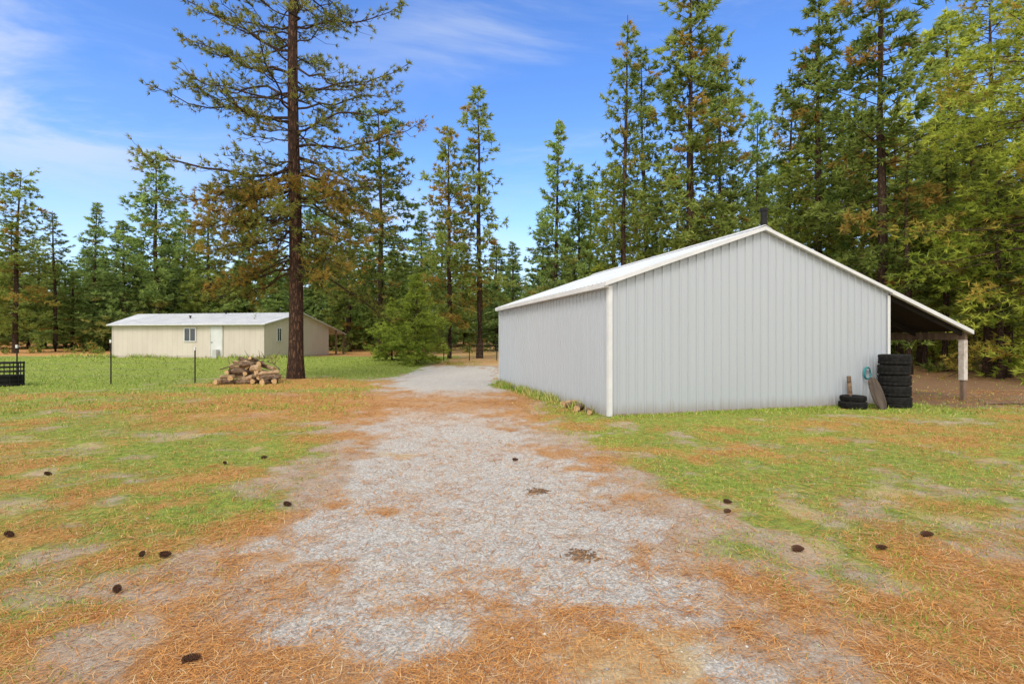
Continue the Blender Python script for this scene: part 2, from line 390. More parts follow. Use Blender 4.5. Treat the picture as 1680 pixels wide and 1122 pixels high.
# grass
def grass_blades(x, y, hmin, hmax, wk):
    n = len(x); hgt = rg.uniform(hmin, hmax, n); an = rg.random(n)*2*PI; w = (.0016+wk*y)*rg.uniform(.7, 1.3, n)
    ln = rg.uniform(.15, .9, n)*hgt; la = rg.random(n)*2*PI; z = gh(x, y)-.004
    a = P3(x-np.cos(an)*w, y-np.sin(an)*w, z); b = P3(x+np.cos(an)*w, y+np.sin(an)*w, z)
    t = P3(x+np.cos(la)*ln, y+np.sin(la)*ln, z+hgt)
    return np.stack([a, b, t], 1).reshape(-1, 3)
Vg = []; Cg = []
for cnt, y0, y1, pw, h0, h1, wk, gain in ((210000, 2.2, 14, 1.4, .012, .045, .00042, 1.0), (90000, 12, 38, 1.2, .03, .1, .0006, 1.0)):
    x, y = cand(cnt, y0, y1, pw)
    mm = masks(x, y); patch = ss(.38, .6, fbm(x*4.3, y*4.3, 77, 4))
    k = (rg.random(len(x)) < np.clip(mm[1]*(.12+1.2*patch), 0, 1)*(1-.45*mm[2]*(mm[1] < .85))) & ~inbarn(x, y).astype(bool)
    x, y = x[k], y[k]; Vg.append(grass_blades(x, y, h0, h1, wk))
    cc = np.zeros((len(x), 3)); cc[:, 0] = np.clip(fbm(x*1.3, y*1.3, 5)*1.2-.2+rg.normal(0, .3, len(x)), 0, 1); cc[:, 1] = (rg.random(len(x)) < .33)*rg.random(len(x))
    Cg.append(np.repeat(cc, 3, 0))
# taller weeds along the barn's walls
tt = rg.uniform(.3, 9, 2600); soff = -np.abs(rg.normal(0, .16, 2600))-.03
x = C0[0]+U[0]*soff+W[0]*tt; y = C0[1]+U[1]*soff+W[1]*tt
k = fbm(tt*1.2, tt*0, 3) > .42; x, y = x[k], y[k]
Vg.append(grass_blades(x, y, .06, .28, .0007)); cc = np.zeros((len(x), 3)); cc[:, 0] = rg.random(len(x))*.6; cc[:, 1] = (rg.random(len(x)) < .5)*.8; Cg.append(np.repeat(cc, 3, 0))
sv = rg.uniform(0, 8.2, 2600); toff = -np.abs(rg.normal(0, .15, 2600))-.03
x = C0[0]+U[0]*sv+W[0]*toff; y = C0[1]+U[1]*sv+W[1]*toff
Vg.append(grass_blades(x, y, .02, .08, .0006)); cc = np.zeros((len(x), 3)); cc[:, 0] = rg.random(len(x)); cc[:, 1] = (rg.random(len(x)) < .2)*.8; Cg.append(np.repeat(cc, 3, 0))
# rough weeds on the lawn in front of the house
x = rg.uniform(-34, -15, 5000); y = 37.5+rg.normal(0, 1.0, 5000)-.16*(x+17)*.9
k = fbm(x*.7, y*.7, 15) > .5; x, y = x[k], y[k]
Vg.append(grass_blades(x, y, .1, .4, .0007)); cc = np.zeros((len(x), 3)); cc[:, 0] = rg.random(len(x)); cc[:, 1] = (rg.random(len(x)) < .3)*.8; Cg.append(np.repeat(cc, 3, 0))
Vg = np.concatenate(Vg); Cg = np.concatenate(Cg)
o = link('grass', mk_mesh('grass', Vg, np.arange(len(Vg)).reshape(-1, 3), (attr_mat('grass_blade', (.1, .2, .016), (.34, .45, .06), (.56, .49, .18)),), Cg))
tag(o, 'short patchy green grass growing on the lawn and field', 'grass', kind='stuff')
# gravel stones
x, y = cand(20000, 2.2, 13, 1.3); mm = masks(x, y)
k = rg.random(len(x)) < mm[0]*.85+.04
x, y = x[k], y[k]; n = len(x); r = rg.uniform(.003, .008, n)*(1+(rg.random(n) < .05)*1.1)
oc = np.array([[1, 0, 0], [0, 1, 0], [-1, 0, 0], [0, -1, 0], [0, 0, .6], [0, 0, -.6]])
V = np.stack([x, y, gh(x, y)+.002], 1)[:, None]+oc[None]*r[:, None, None]*rg.uniform(.6, 1.3, (n, 6, 1))
of = np.array([[0, 1, 4], [1, 2, 4], [2, 3, 4], [3, 0, 4], [1, 0, 5], [2, 1, 5], [3, 2, 5], [0, 3, 5]])
FF = (np.arange(n)[:, None, None]*6+of[None]).reshape(-1, 3)
cl = np.zeros((n, 3)); cl[:, 0] = rg.random(n)
o = link('gravel', mk_mesh('gravel', V.reshape(-1, 3), FF, (attr_mat('gravel_stone', (.25, .225, .2), (.68, .645, .59), (.3, .2, .1)),), np.repeat(cl, 6, 0)))
tag(o, 'loose pale grey gravel scattered on the driveway', 'gravel', kind='stuff')

# ------------------------------------------------------------ trees
def blades(cen, dirs, k, l, w, r, spread, shade, brown):
    n = len(cen)*k
    c = np.repeat(cen, k, 0); d = np.repeat(dirs, k, 0)+r.normal(0, spread, (n, 3))
    d /= np.linalg.norm(d, axis=1)[:, None]+1e-9
    p = np.cross(d, r.normal(0, 1, (n, 3))); p /= np.linalg.norm(p, axis=1)[:, None]+1e-9
    LL = (l*r.uniform(.6, 1.25, n))[:, None]; ww = (w*r.uniform(.7, 1.3, n))[:, None]
    V = np.stack([c-p*ww*.6, c+p*ww*.6, c+d*LL], 1)
    col = np.zeros((n, 3)); col[:, 0] = np.clip(np.repeat(shade, k)+r.normal(0, .17, n), 0, 1)
    col[:, 1] = np.clip(np.repeat(brown, k)*r.uniform(.5, 1, n), 0, 1)
    return V.reshape(-1, 3), np.repeat(col, 3, 0)
def gen_conifer(seed, H, cb, R, nb, clump, bk, bl, bw, el0=-.25, el1=.55, droop=.2, taper=.8, gap=.1, brownp=.06, wood=True, dead=10, inner=.15):
    r = np.random.default_rng(seed); nbm = NB()
    tz = np.linspace(-.3, 1, 12)*H; tz[0] = -.4
    off = np.cumsum(r.normal(0, .035, (12, 2)), 0)*(H/20); off[:2] = 0
    rad = np.interp(tz/H, [-.03, 0.0, .05, .5, 1], [.014*H, .012*H, .0098*H, .0065*H, .001*H])
    tp_ = np.stack([off[:, 0], off[:, 1], tz], 1)
    nbm.tube(tp_, rad, 8)
    def tr(z): return np.array([np.interp(z, tz, off[:, 0]), np.interp(z, tz, off[:, 1]), z])
    cen = []; dr = []; sh = []; br = []
    ph = r.uniform(0, 6.28, 4)
    for i in range(nb):
        u = (i+r.random())/nb
        if r.random() < gap: continue
        z = H*(cb+(1-cb)*u*.99)
        az = i*2.39996+r.normal(0, .5)
        lump = 1+.22*math.sin(u*19+ph[0]+az)+.16*math.sin(u*41+ph[1]-2*az)     # uneven outline
        L = R*((.6+.4*min(1, u/.2))*(1-u)**taper+.06)*r.uniform(.5, 1.2)*lump
        o2 = np.array([math.cos(az), math.sin(az), 0]); pp = np.array([-o2[1], o2[0], 0])
        el = el0+(el1-el0)*u+r.normal(0, .2); base = tr(z)
        sv = np.linspace(0, 1, 5)
        zo = math.tan(el)*sv*L-droop*L*sv**2+.18*L*sv**3
        pts = base+o2*(sv*L)[:, None]; pts[:, 2] += zo
        if wood: nbm.tube(pts, np.linspace(.008*L+.01, .005, 5), 3)
        m = int(L*clump)+2
        s = r.uniform(inner, 1, m)**.8; side = r.normal(0, .24, m)*L*(1.2-s)
        c = np.stack([np.interp(s, sv, pts[:, q]) for q in range(3)], 1)+pp*side[:, None]
        c[:, 2] += r.normal(0, .16, m)*L*.5
        d = o2*.7+pp*(np.sign(side)*.5)[:, None]; d = np.array(d); d[:, 2] += .2
        cen.append(c); dr.append(d)
        b0 = .47+r.normal(0, .2)
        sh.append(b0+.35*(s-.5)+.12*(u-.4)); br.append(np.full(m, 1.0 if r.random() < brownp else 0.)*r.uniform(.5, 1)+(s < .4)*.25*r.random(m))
    for i in range(dead if wood else 0):    # bare dead limbs under the crown
        z = H*r.uniform(.06, max(cb, .1)); az = r.random()*6.28; L = R*r.uniform(.15, .5)
        o2 = np.array([math.cos(az), math.sin(az), r.uniform(-.4, .1)]); b = tr(z)
        nbm.tube([b, b+o2*L*.6, b+o2*L+np.array([0, 0, -.1*L])], [.025, .015, .006], 3)
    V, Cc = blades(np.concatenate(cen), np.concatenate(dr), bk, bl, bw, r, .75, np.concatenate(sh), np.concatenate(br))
    return nbm, V, Cc
KINDS = {}
def kind(key, mats, *a, **k):
    nbm, V, Cc = gen_conifer(*a, **k)
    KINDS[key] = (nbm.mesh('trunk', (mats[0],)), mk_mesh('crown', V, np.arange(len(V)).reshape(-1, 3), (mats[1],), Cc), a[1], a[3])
bk = M['bark2']
kind('A1', (bk, M['nd_blue']), 1, 19, .04, 2.9, 195, 5.4, 11, .33, .08, droop=.25, taper=.85, gap=.08, inner=.12)
kind('A2', (bk, M['nd_blue']), 2, 19, .07, 2.7, 180, 5.4, 11, .33, .08, droop=.3, taper=.8, gap=.12, inner=.12)
kind('A3', (bk, M['nd_blue']), 22, 19, .05, 3.2, 200, 5.4, 11, .33, .08, el0=-.1, droop=.2, taper=.6, gap=.1, inner=.12)
kind('B1', (bk, M['nd_dark']), 3, 22, .17, 2.7, 180, 6.2, 11, .34, .078, el0=-.3, el1=.6, taper=.5, gap=.1, brownp=.08, inner=.15)
kind('B2', (bk, M['nd_dark']), 4, 22, .1, 2.8, 185, 6.2, 11, .34, .078, el0=-.35, el1=.5, taper=.6, gap=.13, brownp=.07, inner=.15)
kind('B3', (bk, M['nd_dark']), 24, 22, .13, 2.9, 170, 6.2, 11, .34, .078, el0=-.2, el1=.5, taper=.42, gap=.15, brownp=.1, inner=.15)
kind('C1', (bk, M['nd_dark']), 5, 21, .12, 2.5, 140, 5.6, 11, .33, .072, el0=-.2, el1=.5, taper=.6, gap=.22, brownp=.08, inner=.18)
kind('C2', (bk, M['nd_dark']), 6, 21, .22, 2.3, 130, 5.6, 11, .33, .072, el0=-.35, el1=.5, taper=.55, gap=.22, brownp=.09, inner=.18)
kind('D1', (bk, M['nd_yel']), 7, 20, .04, 3.3, 215, 5.8, 11, .33, .068, el0=-.3, el1=.5, taper=.65, gap=.08, brownp=.06, inner=.15)
kind('D2', (bk, M['nd_yel']), 8, 20, .07, 3.1, 205, 5.8, 11, .33, .068, el0=-.4, el1=.45, taper=.6, gap=.1, brownp=.08, inner=.15)
kind('E1', (bk, M['nd_yel']), 17, 20, .04, 4.2, 225, 8.2, 11, .25, .044, el0=-.35, el1=.5, droop=.3, taper=.5, gap=.08, brownp=.06, inner=.2)
kind('O1', (bk, M['nd_dark']), 9, 20, .14, 3.0, 165, 6, 11, .34, .078, el0=-.3, el1=.5, taper=.6, gap=.14, brownp=.34, inner=.15)
kind('S1', (bk, M['nd_young']), 10, 6, .04, 1.8, 150, 12, 10, .2, .042, el0=-.05, el1=.6, taper=1.05, gap=.06, brownp=.02, dead=0)
kind('T1', (bk, M['nd_yel']), 12, 18, .34, 1.9, 80, 5.4, 10, .34, .07, el0=-.3, el1=.5, taper=.7, gap=.12, brownp=.1, dead=14)
kind('T2', (bk, M['nd_dark']), 13, 18, .28, 1.8, 80, 5.4, 10, .34, .07, el0=-.3, el1=.5, taper=.7, gap=.15, brownp=.1, dead=14)
def tree(px, top, Y, key, wpx, label, group=None, name='pine_tree', cat='tree'):
    X = PX(px, Y); zb = float(gh(X, Y)); Ht = PZ(top, Y)-zb
    tm, cm, H0, R0 = KINDS[key]
    o = empty(name, (X, Y, zb), random.uniform(0, 6.28))
    o.rotation_euler.x = random.gauss(0, .012); o.rotation_euler.y = random.gauss(0, .012)
    sx = (wpx/2*Y/F)/R0*1.05; o.scale = (sx, sx, Ht/H0)
    t = link('trunk', tm, o); link('crown', cm, o)
    tag(o, label, cat, group)
    return o
T = [
 (25, 280, 50, 'B3', 108, 'tall dark pine at the far left edge of the forest'),
 (92, 345, 54, 'C1', 78, 'shorter slim pine, second tree from the left edge'),
 (152, 330, 62, 'A2', 90, 'pale pointed conifer left of the beige house roof'),
 (205, 360, 56, 'A3', 115, 'low bushy conifer directly behind the left end of the beige house'),
 (258, 245, 56, 'A3', 145, 'tallest broad green fir behind the left half of the beige house'),
 (300, 345, 64, 'D1', 110, 'mid height fir right of the tallest fir behind the beige house'),
 (345, 320, 58, 'B2', 105, 'olive conifer behind the door of the beige house'),
 (410, 300, 60, 'A1', 120, 'dark fir behind the house, just left of the big trunk'),
 (520, 290, 58, 'A3', 120, 'fir just right of the big trunk, behind the house gable'),
 (572, 330, 54, 'B2', 110, 'conifer behind the right porch of the beige house'),
 (625, 178, 44, 'B3', 145, 'tall pine right of the house with branches overlapping the big pine'),
 (690, 345, 50, 'A2', 105, 'fir in the gap behind the young spruce'),
 (738, 208, 36, 'O1', 125, 'pine with many orange brown needle clumps beside the end of the driveway'),
 (786, 138, 36.5, 'C2', 115, 'tall thin pine with bare trunk at the end of the driveway'),
 (842, 395, 52, 'A1', 80, 'small pointed fir above the far corner of the grey barn'),
 (908, 195, 44, 'A2', 112, 'slim spire shaped fir above the left eave of the grey barn'),
 (952, 268, 46, 'A1', 108, 'shorter fir behind the barn roof, right of the spire shaped fir'),
 (1020, 28, 37, 'C1', 120, 'tall ragged pine behind the left slope of the barn roof'),
 (1066, 80, 41, 'C2', 112, 'thin pine tucked between two taller pines behind the barn'),
 (1132, -45, 35, 'B1', 190, 'very tall thick pine rising behind the barn, left of the stove pipe'),
 (1182, 90, 40, 'B3', 135, 'pine partly hidden right of the very tall pine behind the barn'),
 (1238, 170, 44, 'A3', 115, 'green fir standing directly behind the black stove pipe'),
 (1300, 250, 42, 'D2', 150, 'yellow green conifer low behind the right slope of the barn roof'),
 (1342, -30, 33, 'B2', 175, 'tall pine right of the barn peak reaching the top of the picture'),
 (1400, 190, 38, 'D1', 160, 'light green conifer between two tall pines right of the barn peak'),
 (1450, -170, 28, 'B3', 220, 'thick trunked pine behind the lean-to, its top above the picture'),
 (1515, 300, 34, 'D2', 160, 'yellowish conifer above the open lean-to roof'),
 (1562, 20, 38, 'D1', 215, 'tall light green conifer behind the right end of the lean-to'),
 (1632, -40, 27, 'E1', 285, 'broad yellow green conifer near the right edge of the picture'),
 (1705, -100, 22, 'E1', 370, 'nearest yellow green conifer at the right edge, lower boughs hanging low'),
]
for a in T: tree(*a)
tree(684, 448, 31, 'S1', 125, 'young bushy spruce with foliage to the ground left of the driveway end', name='spruce_tree')
tree(643, 488, 34, 'S1', 92, 'smaller young spruce standing just left of the bushy one', name='spruce_tree')
rr = random.Random(3)
for px in (1492, 1512, 1533, 1549, 1604, 1618, 1640, 1655, 1672, 1695, 1475, 1588, 1483, 1502, 1522, 1541, 1556, 1597, 1629, 1663):
    Y = rr.uniform(22.5, 36)
    tree(px, rr.uniform(150, 340), Y, rr.choice(('T1', 'T2', 'T2')), rr.uniform(80, 110)*30/Y, 'slender bare trunked pine in the thicket behind the lean-to', 'slender pines behind the lean-to')
for px in (890, 935, 975, 1005, 1050, 1100, 1150, 1195, 1240, 1290, 1340, 1390, 1440, 1490, 1540, 1590, 1640, 1685):
    Y = rr.uniform(46, 60)
    tree(px+rr.uniform(-10, 10), rr.uniform(260, 370)-(120 if px > 1270 else 0)+(50 if px < 960 else 0), Y, rr.choice(('A1', 'D2', 'D1', 'A3', 'B3')), rr.uniform(105, 145), 'green conifer in the second row of forest behind the barn', 'conifers in the second row behind the barn')
for px in (-15, 25, 65, 110, 150, 185, 230, 275, 320, 375, 440, 490, 545, 600, 650, 715, 765, 815):
    Y = rr.uniform(62, 74)
    tree(px+rr.uniform(-12, 12), rr.uniform(350, 450), Y, rr.choice(('A1', 'D1', 'A3', 'D2', 'B2')), rr.uniform(90, 130), 'green conifer in the far row of forest behind the house', 'conifers in the far row behind the house')
for px in (-5, 55, 120, 178, 235, 285, 350, 385, 455, 505, 555, 605, 655, 720, 815):
    Y = rr.uniform(56, 61)
    tree(px+rr.uniform(-10, 10), rr.uniform(425, 475), Y, rr.choice(('A1', 'A3', 'A2', 'D1')), rr.uniform(80, 110), 'small conifer filling between taller trunks behind the house', 'small conifers between the taller trunks')
# distant wood as one mass
LV = []; LC = []
var = []
for sd in (31, 32, 33):
    _, V, Cc = gen_conifer(sd, 16, .0, 3.4, 64, 1.7, 5, 1.0, .3, wood=False, droop=.25, gap=.05); var.append((V, Cc))
r2 = np.random.default_rng(8)
for i in range(250):
    ang = -1.02+2.04*(i % 125+r2.uniform(-.4, .4))/125; D = r2.uniform(76, 92) if i < 125 else r2.uniform(95, 125); V, Cc = var[i % 3]
    X, Y = math.tan(ang)*D, D
    th = r2.random()*6.28; sc = r2.uniform(.4, .95); cs, sn = math.cos(th), math.sin(th)
    Q = np.stack([(V[:, 0]*cs-V[:, 1]*sn)*sc*1.3+X, (V[:, 0]*sn+V[:, 1]*cs)*sc*1.3+Y, V[:, 2]*sc+float(gh(X, Y))], 1)
    LV.append(Q); c2 = Cc.copy(); c2[:, 0] = np.clip(c2[:, 0]+r2.normal(0, .18), 0, 1); LC.append(c2)
LV = np.concatenate(LV); LC = np.concatenate(LC)
o = link('distant_forest', mk_mesh('distant_forest', LV, np.arange(len(LV)).reshape(-1, 3), (M['nd_far_haze'],), LC))
tag(o, 'far off conifer forest closing the view', 'forest', kind='stuff')
# undergrowth saplings at forest edge
def shrubs():
    r = np.random.default_rng(91); cen = []; dr = []
    for i in range(220):
        if r.random() < .6: X = r.uniform(9, 32); Y = r.uniform(25, 42)
        else: X = r.uniform(-48, 9); Y = r.uniform(48, 62)
        m = 14; R = r.uniform(.4, 1.0); c = r.normal(0, .4, (m, 3))*R; c[:, 2] = np.abs(c[:, 2])*1.3
        c += np.array([X, Y, float(gh(X, Y))]); cen.append(c); dr.append(np.tile([0, 0, .5], (m, 1)))
    cen = np.concatenate(cen)
    return blades(cen, np.concatenate(dr), 7, .35, .07, r, .7, np.clip(r.normal(.35, .2, len(cen)), 0, 1), (r.random(len(cen)) < .25)*.8)
V, Cc = shrubs()
tag(link('undergrowth', mk_mesh('undergrowth', V, np.arange(len(V)).reshape(-1, 3), (M['nd_dark'],), Cc)), 'low brushy undergrowth on the forest floor', 'undergrowth', kind='stuff')

# ---- the big pine
def big_pine():
    r = np.random.default_rng(77); H = 25
    X, Y = PINE; root = empty('pine_tree', (X, Y, float(gh(X, Y))-.02))
    tag(root, 'biggest nearest pine with thick reddish trunk beside the log pile', 'tree')
    tb = NB(); tz = np.linspace(0, H, 26)
    off = np.stack([np.sin(tz*.35)*.05+tz*-.003, np.cos(tz*.3)*.05-.05], 1)
    rad = np.interp(tz, [0, .4, 1.2, 8, 16, 25], [.4, .33, .29, .235, .17, .03])
    P_ = np.stack([off[:, 0], off[:, 1], tz], 1); P_[0, 2] = -.3
    tb.tube(P_, rad, 16); tm = tb.mesh('trunk', (M['bark'],))
    lb = NB(); cen = []; dr = []; sh = []; br = []
    def tr(z): return np.array([np.interp(z, tz, off[:, 0]), np.interp(z, tz, off[:, 1]), z])
    specs = [(8.8, PI, 7.0, .2), (7.9, PI*.97, 6.2, .12), (9.6, .05, 5.3, .2), (12.6, PI*.95, 5.6, .35), (7.6, -.1, 4.8, .05), (10.8, PI*1.05, 5.8, .25), (12.0, .1, 4.7, .3), (13.6, PI*1.02, 4.8, .45), (10.2, -.15, 4.6, .15), (11.6, PI*.9, 5.2, .2), (14.6, .08, 4.4, .4)]
    for i in range(44):
        h = r.uniform(4.2, 9.2); az = (0 if r.random() < .45 else PI)+r.normal(0, .6)
        specs.append((h, az, r.uniform(2.0, 4.2), r.uniform(-.5, -.08)))
    for i in range(128):
        h = 4.6+(H-5.2)*((i+r.random())/128)
        if h < 8.3: L = r.uniform(1.6, 3.4); el = r.uniform(-.4, .0)
        elif h < 13: L = r.uniform(1.8, 4.6); el = r.uniform(-.3, .45)
        else: L = r.uniform(1.8, 4.6)*np.interp(h, [13, 17, 25], [1, .95, .25]); el = r.uniform(-.1, .6)
        specs.append((h, i*2.4+r.normal(0, .4), L, el))
    for h, az, L, el in specs:
        o2 = np.array([math.cos(az), math.sin(az), 0]); pp = np.array([-o2[1], o2[0], 0])
        low = h < 9.2 and L < 4.6
        sv = np.linspace(0, 1, 9); wob = np.cumsum(r.normal(0, .065, 9))*L*.6; wobz = np.cumsum(r.normal(0, .045, 9))*L*.6
        wob[0] = wobz[0] = 0
        zo = math.tan(el)*sv*L+((-.28*sv**2+.16*sv**3) if low else (-.4*sv**2+.4*sv**3))*L
        pts = tr(h)+o2*(sv*L)[:, None]+pp*wob[:, None]; pts[:, 2] += zo+wobz
        lb.tube(pts, np.linspace(.0095*L+.012, .009, 9), 5)
        b0 = r.normal(.5, .17); brn = r.random() < ((.32 if o2[0] < 0 else .2) if low else .06)
        for q in range(int(L*(4.5 if low else 5.2))+2):
            s = r.uniform(.25, 1); sg = r.choice([-1, 1])
            st = np.array([np.interp(s, sv, pts[:, e]) for e in range(3)])
            d = o2*.7+pp*sg*r.uniform(.2, 1.1)+np.array([0, 0, r.uniform(-.6, .25) if low else r.uniform(-.45, .65)]); d /= np.linalg.norm(d)
            l = r.uniform(.4, 1.2)*(1.35-s)
            e1 = st+d*l*.55+np.array([0, 0, -.07*l]); e2 = st+d*l+np.array([0, 0, .1*l])+r.normal(0, .05, 3)
            lb.tube([st, e1, e2], [.012, .009, .006], 3)
            k = r.integers(3, 6) if low else r.integers(1, 5)
            for w_ in range(k):
                f = 1-w_*.22+r.normal(0, .04); c = st+(e2-st)*f+r.normal(0, .06 if not low else .12, 3)
                cen.append(c); dr.append(d+np.array([0, 0, .25])); sh.append(b0+r.normal(0, .14)); br.append((.8 if brn else 0)*r.uniform(.5, 1)+(.35 if r.random() < .2 else 0))
        cen.append(pts[-1]); dr.append(o2+np.array([0, 0, .6])); sh.append(b0); br.append(0)
    V, Cc = blades(np.array(cen), np.array(dr), 14, .2, .027, r, .65, np.array(sh), np.array(br))
    link('trunk', tm, root)
    link('limbs', lb.mesh('limbs', (M['bark2'],)), root)
    link('crown', mk_mesh('crown', V, np.arange(len(V)).reshape(-1, 3), (M['nd_pine'],), Cc), root)
big_pine()

# ------------------------------------------------------------ barn
rz = math.atan2(.286, .958)
barn = empty('metal_barn', (C0[0], C0[1], 0), rz)
tag(barn, 'light grey ribbed metal barn with white trim and open lean-to', 'barn')
SW, TL, PK = 8.21, 9.2, 4.105
ZE, ZP, SL = 2.98, 4.40, 11.18
pit = (ZP-ZE)/PK
def line(s): return ZP-pit*abs(s-PK)
def prof(a0, a1, per, flat, ramp, hgt, extra=()):
    pts = []; a = a0
    while a < a1-1e-6:
        for da, h in ((0, 0), (flat*.5-.012, 0), (flat*.5, .007), (flat*.5+.012, 0), (flat, 0), (flat+ramp, hgt), (per-ramp, hgt)):
            if a+da < a1: pts.append((a+da, h))
        a += per
    pts.append((a1, 0))
    xa = [q[0] for q in pts]; ha = [q[1] for q in pts]
    for e in extra: pts.append((e, float(np.interp(e, xa, ha))))
    return sorted(pts)
def wall(name, pts, f, zb, zt, parent, m):
    mb = MB()
    for a, h in pts:
        x0, y0 = f(a, h); mb.v += [(x0, y0, zb(a)), (x0, y0, zt(a))]
    for i in range(len(pts)-1): mb.face([2*i, 2*i+2, 2*i+3, 2*i+1])
    return mb.build(name, m, parent)
pf = dict(per=.2285, flat=.186, ramp=.008, hgt=.03)
wall('front_wall', prof(0, SW, extra=(PK,), **pf), lambda a, h: (a, -h), lambda a: -.05, lambda a: line(a)-.01, barn, M['barn'])
wall('side_wall', prof(0, TL, **pf), lambda a, h: (-h, a), lambda a: -.05, lambda a: ZE-.01, barn, M['barn'])
wall('side_wall', prof(0, TL, **pf), lambda a, h: (SW+h, a), lambda a: -.05, lambda a: ZE-.01, barn, M['barn'])
wall('back_wall', prof(0, SW, extra=(PK,), **pf), lambda a, h: (a, TL+h), lambda a: -.05, lambda a: line(a)-.01, barn, M['barn'])
# roof
def roof_slope(s0, s1, parent=None, name='roof', m=None, under=None):
    mb = MB(); pts = prof(-.12, TL+.12, .2285, .18, .012, .02); nrm = Vector((pit if s0 > PK-.01 else -pit, 0, 1)).normalized()
    for t, h in pts:
        for s in (s0, s1):
            mb.v.append((s+nrm.x*(h+.03), t, line(s)+nrm.z*(h+.03)))
    for i in range(len(pts)-1): mb.face([2*i, 2*i+1, 2*i+3, 2*i+2], 0)
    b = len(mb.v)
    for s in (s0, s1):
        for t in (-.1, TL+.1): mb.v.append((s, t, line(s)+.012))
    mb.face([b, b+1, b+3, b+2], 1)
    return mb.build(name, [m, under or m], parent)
roof = roof_slope(-.14, PK, barn, 'roof', M['barnroof'])
roof2 = roof_slope(PK, SW, barn, 'roof', M['barnroof'])
lean = roof_slope(SW, SL+.05, barn, 'lean_to_roof', M['barnroof'], M['shadewood'])  # near-black underside sheet stands in for shade below the roof
mb = MB(); mb.prism([(PK-.2, line(PK-.2)+.06), (PK, ZP+.075), (PK+.2, line(PK+.2)+.06), (PK+.2, line(PK+.2)+.07), (PK, ZP+.09), (PK-.2, line(PK-.2)+.07)], -.13, TL+.13)
mb.build('ridge_cap', M['white'], roof)
# rake trims
for t0, t1 in ((-.135, -.04), (TL+.04, TL+.135)):
    mb = MB(); mb.prism([(-.16, line(-.16)-.045), (PK-.001, ZP-.045), (PK-.001, ZP+.05), (-.16, line(-.16)+.05)], t0, t1); mb.build('rake_trim', M['white'], barn)
    mb = MB(); mb.prism([(PK+.001, ZP-.035), (SW, ZE-.035), (SW, ZE+.05), (PK+.001, ZP+.05)], t0, t1); mb.build('rake_trim', M['white'], barn)
    mb = MB(); mb.prism([(SW+.002, ZE-.06), (SL+.07, line(SL+.07)-.06), (SL+.07, line(SL+.07)+.048), (SW+.002, ZE+.048)], t0, t1); o = mb.build('fascia_board', M['white'], barn)
mb = MB(); mb.box(-.17, -.036, -.038, TL+.038, ZE-.13, ZE-.02); mb.build('eave_trim', M['white'], barn)
for cx, cy, sx_, sy_ in ((0, 0, -1, -1), (SW, 0, 1, -1), (0, TL, -1, 1), (SW, TL, 1, 1)):
    mb = MB()
    xa, xb = sorted((cx+sx_*.038, cx-sx_*.06)); ya, yb = sorted((cy+sy_*.038, cy+sy_*.0335)); mb.box(xa, xb, ya, yb, 0, ZE-.09)
    xa, xb = sorted((cx+sx_*.0385, cx+sx_*.0335)); ya, yb = sorted((cy+sy_*.0385, cy-sy_*.06)); mb.box(xa, xb, ya, yb, 0, ZE-.14)
    mb.build('corner_trim', M['white'], barn)
mb = MB(); mb.box(.1, SW-.1, -.04, -.0335, -.03, .05); mb.build('base_trim', mat('stained_base_trim', (.4, .36, .32), (.28, .2, .14), 5, .7), barn)
# stove pipe
mb = MB(); ps, pt = PK+.8, .8; pz = line(ps)
mb.tube([(ps, pt, pz-.2), (ps, pt, pz+.96)], .08, 16)
mb.tube([(ps, pt, pz+.96), (ps, pt, pz+1.04)], [.1, .1], 16)
mb.tube([(ps, pt, pz+.03), (ps, pt, pz+.12)], [.17, .09], 16)
mb.build('stove_pipe', M['black'], roof2)
# lean-to frame
mb = MB(); mb.box(SL-.12, SL-.02, -.02, TL, line(SL)-.24, line(SL)-.03); mb.build('header_beam', M['wood'], barn)
for i in range(8):
    t = .05+i*1.28; mb = MB()
    mb.prism([(SW+.045, ZE-.17), (SL-.125, line(SL-.125)-.17), (SL-.125, line(SL-.125)-.0), (SW+.045, ZE-.0)], t, t+.045); mb.build('rafter', M['shadewood'], barn)
M['postpaint'] = mat('flaking_white_post', (.6, .56, .52), (.42, .36, .32), 5, .8, .3)
for i in range(4):
    t = .0+i*3.02
    mb = MB(); mb.box(SL-.13, SL-.02, t, t+.11, -.4, .6); o = mb.build('post', M['wood'], barn, bevel=.01)
    mb = MB(); mb.box(SL-.15, SL+.0, t-.02, t+.13, .57, line(SL)-.245); mb.build('post_casing', M['postpaint'], o, bevel=.006)

# ------------------------------------------------------------ house
house = empty('beige_house', (-29.7, 39.0, 0), math.atan2(-.162, .987))
tag(house, 'long low beige house with pale metal roof beyond the lawn', 'house')
HL, HD, HE, HR, HB = 12.36, 9.0, 2.94, 3.92, .3
hp = (HR-HE)/4.5; SK = -2.1
mb = MB()
mb.v += [(0, 0, HB), (HL, 0, HB), (HL, HD, HB), (SK, HD, HB), (SK, 4.5, HB), (0, 0, HE), (HL, 0, HE), (HL, HD, HE), (SK, HD, HE), (SK, 4.5, HR-.03), (HL, 4.5, HR-.03)]
for q in ((0, 1, 6, 5), (1, 2, 7, 10, 6), (2, 3, 8, 7), (3, 4, 9, 8), (4, 0, 5, 9)): mb.face(list(q))
mb.build('wall', M['siding'], house)
mb = MB(); mb.box(.02, HL+.02, -.02, -.006, HB-.1, .62); mb.box(HL+.006, HL+.02, 0, HD, HB-.1, .62); mb.build('skirting', mat('skirting_panel', (.5, .44, .37), (.42, .37, .31), 3, .8), house)
mb = MB(); ov = .35
zf = HE-hp*ov; zb_ = HE-hp*ov
